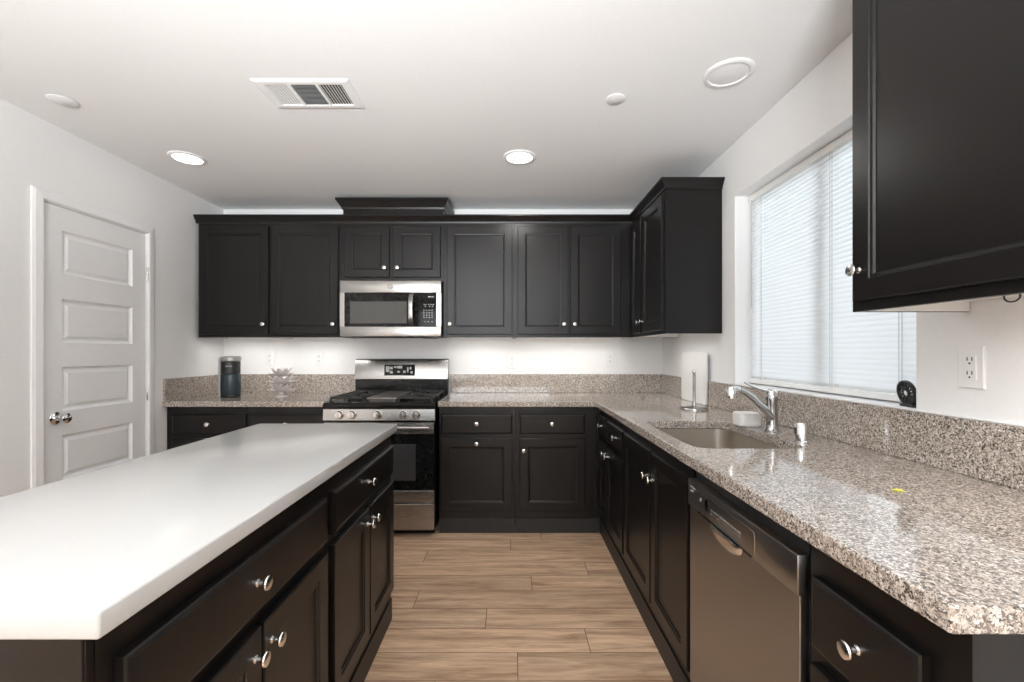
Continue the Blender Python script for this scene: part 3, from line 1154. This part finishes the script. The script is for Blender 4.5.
# oven door
bm = nb()
bx(bm, 0.004, RW - 0.004, 0.004, 0.040, 0.236, 0.775, 0.004)
od = obj('oven_door', bm, M['black_glass'], rg)
bm = nb()
bx(bm, 0.004, RW - 0.004, -0.001, 0.006, 0.236, 0.318, 0.002)
obj('lower_trim', bm, M['steel'], od)
bm = nb()
bx(bm, 0.004, RW - 0.004, -0.001, 0.006, 0.700, 0.776, 0.002)
obj('upper_trim', bm, M['steel'], od)
bm = nb()
rect_rings(bm, 0.13, RW - 0.13, 0.385, 0.630, [(0, 0.0038), (0.0, 0.0030), (0.004, 0.0024)])
obj('oven_window', bm, M['grey_glass'] if False else M['black_plastic'], od)
bm = nb()
tube(bm, [(0.03, -0.045, 0.748), (RW - 0.03, -0.045, 0.748)], 0.012, 14)
for hx in (0.07, RW - 0.07):
    bx(bm, hx - 0.012, hx + 0.012, -0.042, 0.001, 0.739, 0.757, 0.003)
obj('handle', bm, M['steel'], od, smooth=True)
bm = nb()
bx(bm, 0.004, RW - 0.004, 0.000, 0.040, 0.052, 0.229, 0.004)
obj('storage_drawer', bm, M['steel'], rg)

# ------------------------------------------------------------------ dishwasher
DW0, DW1 = 0.934, 1.512
DWL = DW1 - DW0
dwx = thing('dishwasher', 'stainless steel dishwasher with pocket handle under the granite counter', 'dishwasher', (0.626, DW1, 0), R(-90))
bm = nb()
bx(bm, 0.004, DWL - 0.004, 0.004, 0.58, 0.10, 0.855)
bx(bm, 0.004, DWL - 0.004, 0.0, 0.50, 0.0, 0.10)
obj('tub', bm, M['black_plastic'], dwx)
bm = nb()
bx(bm, 0.003, DWL - 0.003, -0.018, 0.003, 0.105, 0.742, 0.003, 2)
dd = obj('door_panel', bm, M['steel_dw'], dwx)
bm = nb()
bx(bm, 0.001, DWL, -0.024, 0.003, 0.738, 0.826, 0.004, 2)
cs = obj('control_strip', bm, M['steel_dw'], dwx, smooth=True)
bm = nb()
# scooped pocket handle hanging below the strip
lpz = []
for k in range(17):
    u = -1 + k / 8
    x_ = 0.262 + 0.088 * u
    dpt = 0.044 * math.sqrt(max(0.0, 1 - u * u)) + 0.001
    prt = 0.020 * math.sqrt(max(0.0, 1 - u * u)) + 0.001
    lpz.append([(x_, -0.018, 0.739), (x_, -0.018 - prt, 0.739), (x_, -0.018 - prt, 0.739 - dpt * 0.35), (x_, -0.018 - prt * 0.65, 0.739 - dpt * 0.75), (x_, -0.0178, 0.739 - dpt)])
rings(bm, lpz)
obj('handle', bm, M['nickel'], dd, smooth=True)
bm = nb()
bx(bm, 0.135, 0.155, -0.0245, -0.0235, 0.764, 0.800)
bx(bm, 0.085, 0.40, -0.0255, -0.0235, 0.738, 0.742)
obj('status_window', bm, M['black_glass'], cs)
marks = [(0.175 + 0.020 * k, 0.187 + 0.020 * k, 0.775, 0.779) for k in range(9)] + [(0.175 + 0.020 * k, 0.184 + 0.020 * k, 0.765, 0.768) for k in range(0, 9, 2)]
marks += [(0.022, 0.062, 0.801, 0.806), (0.022, 0.052, 0.790, 0.794), (0.095, 0.107, 0.779, 0.789)]
for a, b_, c, d in marks:
    bm = nb()
    bx(bm, a, b_, -0.0246, -0.0235, c, d)
    obj('button', bm, M['vent_grey'], cs)
bm = nb()
bx(bm, 0.075, 0.415, -0.0248, -0.0236, 0.8065, 0.8085)
bx(bm, 0.413, 0.415, -0.0248, -0.0236, 0.745, 0.8065)
obj('panel_outline', bm, M['nickel'], cs)

# ------------------------------------------------------------------ sink, faucet, air gap
sk = thing('kitchen_sink', 'stainless steel undermount sink set in the granite counter', 'sink', (0.5 * (SX0 + SX1), 0.5 * (SY0 + SY1), CZ - CT - 0.001))
bm = nb()
sw, sl = SX1 - SX0 + 0.006, SY1 - SY0 + 0.006
lp = []
for gw, z, rr in ((0.006, -0.0005, 0.066), (0.0, -0.0005, 0.063), (0.0, -0.006, 0.063), (-0.008, -0.17, 0.06), (-0.020, -0.195, 0.055), (-0.05, -0.207, 0.05), (-0.25, -0.212, 0.03)):
    lp.append([(x, y, z) for x, y in rrect(sw + gw, sl + gw, rr, 8)])
rings(bm, lp, cap0=False)
obj('bowl', bm, M['steel_sink'], sk, smooth=True, solid=0.0012)
bm = nb()
lathe(bm, [(0.055, 0.0), (0.055, 0.003), (0.045, 0.004), (0.038, 0.001), (0.004, 0.0008)], 28, 'Z', (0.02, 0, -0.2115))
obj('drain', bm, M['chrome'], sk, smooth=True)

fc = thing('kitchen_faucet', 'chrome single-lever pull-out faucet behind the sink', 'faucet', (1.112, 1.895, CZ + 0.0008))
bm = nb()
lathe(bm, [(0.030, 0), (0.030, 0.004), (0.025, 0.010), (0.0235, 0.03), (0.0225, 0.125), (0.0235, 0.13), (0.0235, 0.160), (0.020, 0.168), (0.004, 0.170)], 28)
obj('body', bm, M['dark_chrome'], fc, smooth=True)
bm = nb()
tube(bm, [(0, 0, 0.055), (-0.035, 0.0, 0.092), (-0.085, 0.0, 0.140), (-0.118, 0.0, 0.164), (-0.140, 0.0, 0.172)], [0.024, 0.0235, 0.021, 0.0195, 0.019], 20)
obj('spout', bm, M['dark_chrome'], fc, smooth=True)
bm = nb()
tube(bm, [(-0.1405, 0, 0.172), (-0.158, 0, 0.174), (-0.174, 0.0, 0.171)], [0.0195, 0.021, 0.0205], 20)
lathe(bm, [(0.016, 0.138), (0.021, 0.142), (0.0225, 0.175), (0.019, 0.188), (0.004, 0.191)], 20, 'Z', (-0.172, 0, 0))
obj('spray_head', bm, M['chrome'], fc, smooth=True)
bm = nb()
lpz = []
for k in range(9):
    u = k / 8
    c = Vector((0.004 - 0.118 * u, 0.0, 0.168 + 0.012 * u + 0.026 * u * u))
    wv = 0.011 - 0.004 * u
    hv = 0.007 - 0.0035 * u
    lpz.append([(c.x - 0.3 * y_, x_ + c.y, c.z + y_) for x_, y_ in rrect(2 * wv, 2 * hv, hv * 0.9, 3)])
rings(bm, lpz)
lathe(bm, [(0.0225, 0.158), (0.0225, 0.172), (0.014, 0.180), (0.003, 0.181)], 24)
obj('lever', bm, M['chrome'], fc, smooth=True)

ag = thing('air_gap', 'small chrome air gap cap standing right of the faucet', 'air gap', (1.092, 1.672, CZ + 0.0008))
bm = nb()
lathe(bm, [(0.026, 0), (0.026, 0.003), (0.0225, 0.006), (0.0225, 0.064), (0.020, 0.070), (0.004, 0.072)], 28)
obj('cap', bm, M['chrome'], ag, smooth=True)
bm = nb()
bx(bm, -0.0228, -0.021, -0.007, 0.007, 0.030, 0.055)
obj('slot', bm, M['slot'], ag)

# soap dish behind the sink
bm = nb()
lp = []
for s_, z in ((-0.012, 0.0), (0.0, 0.006), (0.004, 0.052), (0.0, 0.060), (-0.010, 0.062), (-0.016, 0.054), (-0.020, 0.020)):
    lp.append([(x, y, z) for x, y in rrect(0.105 + s_, 0.078 + s_, 0.018, 5)])
rings(bm, lp)
o = tag(obj('soap_dish', bm, M['ceramic'], None, (1.082, 2.035, CZ + 0.0008), smooth=True), 'small white rectangular soap dish beside the faucet base', 'soap dish')
o.rotation_euler = (0, 0, R(4))

# paper towel holder and the board behind it
ph = thing('paper_towel_holder', 'empty metal paper towel holder with a single upright rod', 'paper towel holder', (1.080, 2.616, CZ + 0.0008))
bm = nb()
lathe(bm, [(0.078, 0), (0.079, 0.004), (0.077, 0.009), (0.070, 0.013), (0.020, 0.016), (0.012, 0.022), (0.004, 0.023)], 40)
obj('base', bm, M['dark_chrome'], ph, smooth=True)
bm = nb()
lathe(bm, [(0.012, 0.02), (0.012, 0.036), (0.0085, 0.040), (0.0085, 0.214), (0.011, 0.219), (0.009, 0.228), (0.002, 0.230)], 18)
obj('rod', bm, M['nickel'], ph, smooth=True)
lean = 0.016
bm = nb()
lp = []
for x_, ins in ((0.0, 0.003), (0.002, 0.0), (0.012, 0.0), (0.014, 0.003)):
    lp.append([(-x_, y, z) for y, z in [(a, b_ + 0.168) for a, b_ in rrect(0.40 - 2 * ins, 0.336 - 2 * ins, 0.012, 4)]])
rings(bm, lp)
o = tag(obj('cutting_board', bm, M['white_plastic'], None, (XR - 0.024, 3.000, CZ + 0.001)), 'plain white cutting board leaning upright behind the paper towel holder', 'cutting board')
o.rotation_euler = (0, R(0.0), 0)

# slotted black disc on the sill
sd = thing('slotted_disc', 'small black slotted disc propped up at the near end of the window sill', 'ornament', (1.298, 1.446, WZ0 + 0.0045), R(-101))
bm = nb()
ro, ri, rh = 0.041, 0.035, 0.009
rc = 0.045
lathe(bm, [(rh, -0.004), (rh, 0.006), (rh + 0.004, 0.008), (rh + 0.006, 0.0)], 24, '-Y', (0, 0, rc))
lp = []
for r_, y_ in ((ro, 0.004), (ro + 0.001, 0.0), (ro, -0.007), (ri, -0.007), (ri, 0.003)):
    lp.append([(r_ * math.cos(2 * PI * k / 40), y_, rc + r_ * math.sin(2 * PI * k / 40)) for k in range(40)])
lp.append(lp[0])
rings(bm, lp, False, False)
for k in range(15):
    a = 2 * PI * k / 15
    tube(bm, [(rh * math.cos(a), -0.003, rc + rh * math.sin(a)), (ri * 1.02 * math.cos(a + 0.12), -0.002, rc + ri * 1.02 * math.sin(a + 0.12))], [0.0018, 0.0042], 6)
di = obj('disc', bm, M['black_plastic'], sd, smooth=True)
di.rotation_euler = (R(9), 0, 0)
bm = nb()
lathe(bm, [(0.0095, -0.006), (0.0095, 0.0045), (0.006, 0.0065), (0.002, 0.007)], 20, '-Y', (0, 0, rc))
hub = obj('hub', bm, M['white_plastic'], di, smooth=True)
bm = nb()
bx(bm, -0.032, 0.032, -0.012, 0.014, 0.0, 0.008, 0.002)
bx(bm, -0.020, 0.020, 0.003, 0.012, 0.006, 0.034, 0.002)
obj('stand', bm, M['black_plastic'], sd)

# yellow scrap on the granite
bm = nb()
for k in range(5):
    a = 2 * PI * k / 5 + 0.3
    c, s_ = math.cos(a), math.sin(a)
    n_ = Vector((-s_, c, 0))
    d_ = Vector((c, s_, 0))
    L_ = 0.010 if k % 2 else 0.014
    lo = [Vector((0, 0, 0.0004)), d_ * L_ * 0.5 + n_ * 0.003 + Vector((0, 0, 0.0012)), d_ * L_ + Vector((0, 0, 0.0006)), d_ * L_ * 0.5 - n_ * 0.003 + Vector((0, 0, 0.0012))]
    rings(bm, [lo, [p + Vector((0, 0, 0.0015)) for p in lo]])
tag(obj('flower_scrap', bm, M['leaf'], None, (0.942, 1.082, CZ + 0.0008)), 'tiny yellow flower scrap lying on the near granite counter', 'flower')

# ------------------------------------------------------------------ things on the left counter
gx, gy = -2.112, 3.36
cm = thing('coffee_maker', 'compact dark teal coffee maker with black collar in the left corner', 'coffee maker', (gx, gy, CZ + 0.0008))


def rblock(w_, d_, r_, zs):
    bm = nb()
    lp = []
    for s_, z in zs:
        lp.append([(x, y, z) for x, y in rrect(w_ + s_, d_ + s_, r_, 6)])
    rings(bm, lp)
    return bm


obj('base', rblock(0.130, 0.130, 0.058, [(-0.006, 0), (0, 0.004), (0, 0.020), (-0.004, 0.022)]), M['black_plastic'], cm, smooth=True)
obj('water_tank', rblock(0.124, 0.124, 0.056, [(0, 0.0225), (0.006, 0.03), (0.006, 0.165), (0, 0.172)]), M['teal'], cm, smooth=True)
col_ = obj('collar', rblock(0.122, 0.122, 0.055, [(-0.01, 0.1725), (0, 0.176), (0.002, 0.262), (-0.006, 0.266)]), M['black_plastic'], cm, smooth=True)
bm = nb()
bx(bm, -0.002, 0.046, -0.0632, -0.0560, 0.226, 0.236)
obj('name_plate', bm, M['silver'], col_)
obj('lid', rblock(0.130, 0.130, 0.056, [(-0.006, 0.2665), (0.002, 0.272), (0.002, 0.296), (-0.010, 0.304), (-0.06, 0.306), (-0.064, 0.302), (-0.09, 0.301)]), M['silver'], cm, smooth=True)
bm = nb()
lp = [[(-0.0745 + x, 0.004 + y, z) for x, y in rrect(0.018, 0.05, 0.008, 4)] for z in (0.0, 0.297)]
rings(bm, lp)
obj('back_column', bm, M['silver'], cm, smooth=True)
bm = nb()
tube(bm, [(-0.080, 0.01, 0.03), (-0.098, 0.012, 0.022), (-0.108, 0.04, 0.008), (-0.116, 0.16, 0.005), (-0.114, 0.30, 0.005)], 0.004, 8)
obj('power_cord', bm, M['cord'], cm, smooth=True)

lo_ = thing('lotus_candle_holder', 'silvery three-tier lotus candle holder with pointed petals on the left counter', 'candle holder', (-1.742, 3.385, CZ + 0.0008))
bm = nb()
lathe(bm, [(0.050, 0), (0.050, 0.004), (0.030, 0.010), (0.014, 0.018), (0.012, 0.17), (0.006, 0.185), (0.0015, 0.225)], 24)
obj('stem', bm, M['petal'], lo_, smooth=True)


def petals(z, n, r1, rise, off):
    bm = nb()
    for k in range(n):
        a = 2 * PI * k / n + off
        ca, sa = math.cos(a), math.sin(a)
        top, bot = [], []
        cols = []
        for i in range(6):
            u = i / 5
            rad = 0.012 + (r1 - 0.012) * u
            h = z + rise * u ** 1.6
            wd = 0.025 * math.sin(PI * (0.12 + 0.85 * u)) * (r1 / 0.1) * (11 / n)
            if i == 5:
                wd = 0.0012
            cols.append([(rad, -wd, h + 0.006), (rad, 0, h), (rad, wd, h + 0.006), (rad, 0, h + 0.003)])
        rings(bm, [[(p[0] * ca - p[1] * sa, p[0] * sa + p[1] * ca, p[2]) for p in c] for c in cols])
    return bm


for z, r1 in ((0.022, 0.100), (0.085, 0.105), (0.145, 0.088)):
    bm = petals(z + 0.012, 8, r1 * 0.86, 0.056, 0.2)
    b2 = petals(z + 0.008, 8, r1, 0.022, 0.2 + PI / 8)
    me = bpy.data.meshes.new('tmp')
    b2.to_mesh(me)
    b2.free()
    bm.from_mesh(me)
    bpy.data.meshes.remove(me)
    obj('petal_tier', bm, M['petal'], lo_)

# ------------------------------------------------------------------ outlets
def outlet(label, loc, rz, group='white wall outlets'):
    t = thing('wall_outlet', label, 'outlet', loc, rz, group)
    bm = nb()
    rect_rings(bm, -0.035, 0.035, -0.058, 0.058, [(0, -0.0003), (0, -0.004), (0.003, -0.0065)])
    obj('cover_plate', bm, M['white_plastic'], t)
    bm = nb()
    rect_rings(bm, -0.0165, 0.0165, -0.0335, 0.0335, [(0, -0.0062), (0.0, -0.0082), (0.001, -0.0085)])
    obj('socket', bm, M['white_plastic'], t)
    bm = nb()
    for zc in (-0.019, 0.019):
        bx(bm, -0.0075, -0.0052, -0.0092, -0.0083, zc - 0.001, zc + 0.009)
        bx(bm, 0.0052, 0.0075, -0.0092, -0.0083, zc - 0.001, zc + 0.009)
        lathe(bm, [(0.0026, 0.0083), (0.0026, 0.0092)], 10, '-Y', (0, 0, zc - 0.008))
    obj('slots', bm, M['slot'], t)
    return t


outlet('white duplex outlet on the right wall near the camera', (XR, 1.219, 1.210), R(-90))
outlet('white outlet on the back wall near the right corner', (0.828, YB, 1.192), 0)
outlet('white outlet on the back wall just right of the range', (0.012, YB, 1.175), 0)
outlet('white outlet on the back wall just left of the range', (-1.590, YB, 1.195), 0)
outlet('white outlet on the back wall above the silver ornament', (-2.000, YB, 1.200), 0)

# ------------------------------------------------------------------ ceiling fittings
def downlight(label, x, y, lit, r=0.100, power=1.2):
    t = thing('recessed_light', label, 'ceiling light', (x, y, ZC), 0, 'round recessed ceiling lights')
    bm = nb()
    lp = []
    for rr, z in ((r, -0.0003), (r, -0.004), (r - 0.010, -0.009), (r - 0.020, -0.008), (r - 0.022, -0.003), (r - 0.022, -0.0003)):
        lp.append([(rr * math.cos(2 * PI * k / 40), rr * math.sin(2 * PI * k / 40), z) for k in range(40)])
    rings(bm, lp, False, False)
    obj('trim_ring', bm, M['fitting'], t, smooth=True)
    bm = nb()
    lathe(bm, [(r - 0.0225, -0.0005), (r - 0.0225, -0.004), (r - 0.035, -0.0062), (0.002, -0.0072)], 36)
    obj('lens', bm, M['lamp_on'] if lit else M['lamp_off'], t, smooth=True)
    if lit:
        area('recessed_light_beam', (0, 0, -0.012), (0, 0, 0), 0.14, 0.14, power, (1.0, 0.965, 0.92), t, 'DISK')
    return t


downlight('lit recessed ceiling light on the left, toward the white door', -1.974, 2.72, True, power=0.25)
downlight('lit recessed ceiling light in the middle, above the range aisle', 0.055, 2.706, True, power=7.0)
downlight('unlit recessed ceiling light over the sink', 0.927, 1.892, False)


def sprinkler(label, x, y, r):
    t = thing('sprinkler_cap', label, 'sprinkler cap', (x, y, ZC), 0, 'small white ceiling sprinkler caps')
    bm = nb()
    lathe(bm, [(r, -0.004), (r, -0.006), (r - 0.003, -0.0075), (0.003, -0.0085)], 32)
    obj('cap', bm, M['fitting'], t, smooth=True)
    bm = nb()
    lathe(bm, [(r - 0.010, -0.0003), (r - 0.010, -0.0042)], 24)
    obj('collar', bm, M['vent_dark'], t)


sprinkler('small white ceiling sprinkler cap at the left, above the white door', -2.108, 2.094, 0.056)
sprinkler('small white ceiling sprinkler cap at the right, near the unlit light', 0.490, 2.078, 0.044)

vt = thing('ceiling_vent', 'rectangular white ceiling air vent with three louvre sections', 'air vent', (-0.918, 2.044, ZC))
vw, vd = 0.425, 0.228
bm = nb()
ix, iy = 0.042, 0.034
lp = []
for i1, i2, z in ((0, 0, -0.0003), (0, 0, -0.003), (0.012, 0.012, -0.008), (ix - 0.003, iy - 0.003, -0.008), (ix, iy, -0.006), (ix, iy, -0.0004)):
    hw, hd = vw / 2 - i1, vd / 2 - i2
    lp.append([(-hw, -hd, z), (hw, -hd, z), (hw, hd, z), (-hw, hd, z)])
rings(bm, lp, False, False)
hw, hd = vw / 2 - ix, vd / 2 - iy
for xx in (-hw * 0.36, hw * 0.36):
    bx(bm, xx - 0.006, xx + 0.006, -hd, hd, -0.008, -0.001)
obj('frame', bm, M['fitting'], vt)
bm = nb()
bx(bm, -hw, hw, -hd, hd, -0.0012, -0.0004)
obj('cavity', bm, M['vent_dark'], vt)


def louvre(bm, x0, x1, n, along_y, tilt):
    for k in range(n):
        if along_y:
            c = x0 + (x1 - x0) * (k + 0.5) / n
            dx, dz = 0.0042 * math.cos(tilt), 0.0042 * math.sin(tilt)
            v_ = [bm.verts.new(p) for p in ((c - dx, -hd, -0.005 - dz), (c + dx, -hd, -0.005 + dz), (c + dx, hd, -0.005 + dz), (c - dx, hd, -0.005 - dz))]
        else:
            c = -hd + 2 * hd * (k + 0.5) / n
            dy, dz = 0.0046 * math.cos(tilt), 0.0046 * math.sin(tilt)
            v_ = [bm.verts.new(p) for p in ((x0, c - dy, -0.005 - dz), (x1, c - dy, -0.005 - dz), (x1, c + dy, -0.005 + dz), (x0, c + dy, -0.005 + dz))]
        bm.faces.new(v_)


bm = nb()
louvre(bm, -hw, -hw * 0.36 - 0.006, 8, True, R(38))
obj('louvre_blades', bm, M['fitting'], vt, solid=0.0008)
bm = nb()
louvre(bm, -hw * 0.36 + 0.006, hw * 0.36 - 0.006, 16, False, R(40))
obj('louvre_blades', bm, M['vent_grey'], vt, solid=0.0008)
bm = nb()
louvre(bm, hw * 0.36 + 0.006, hw, 8, True, R(-40))
obj('louvre_blades', bm, M['fitting'], vt, solid=0.0008)
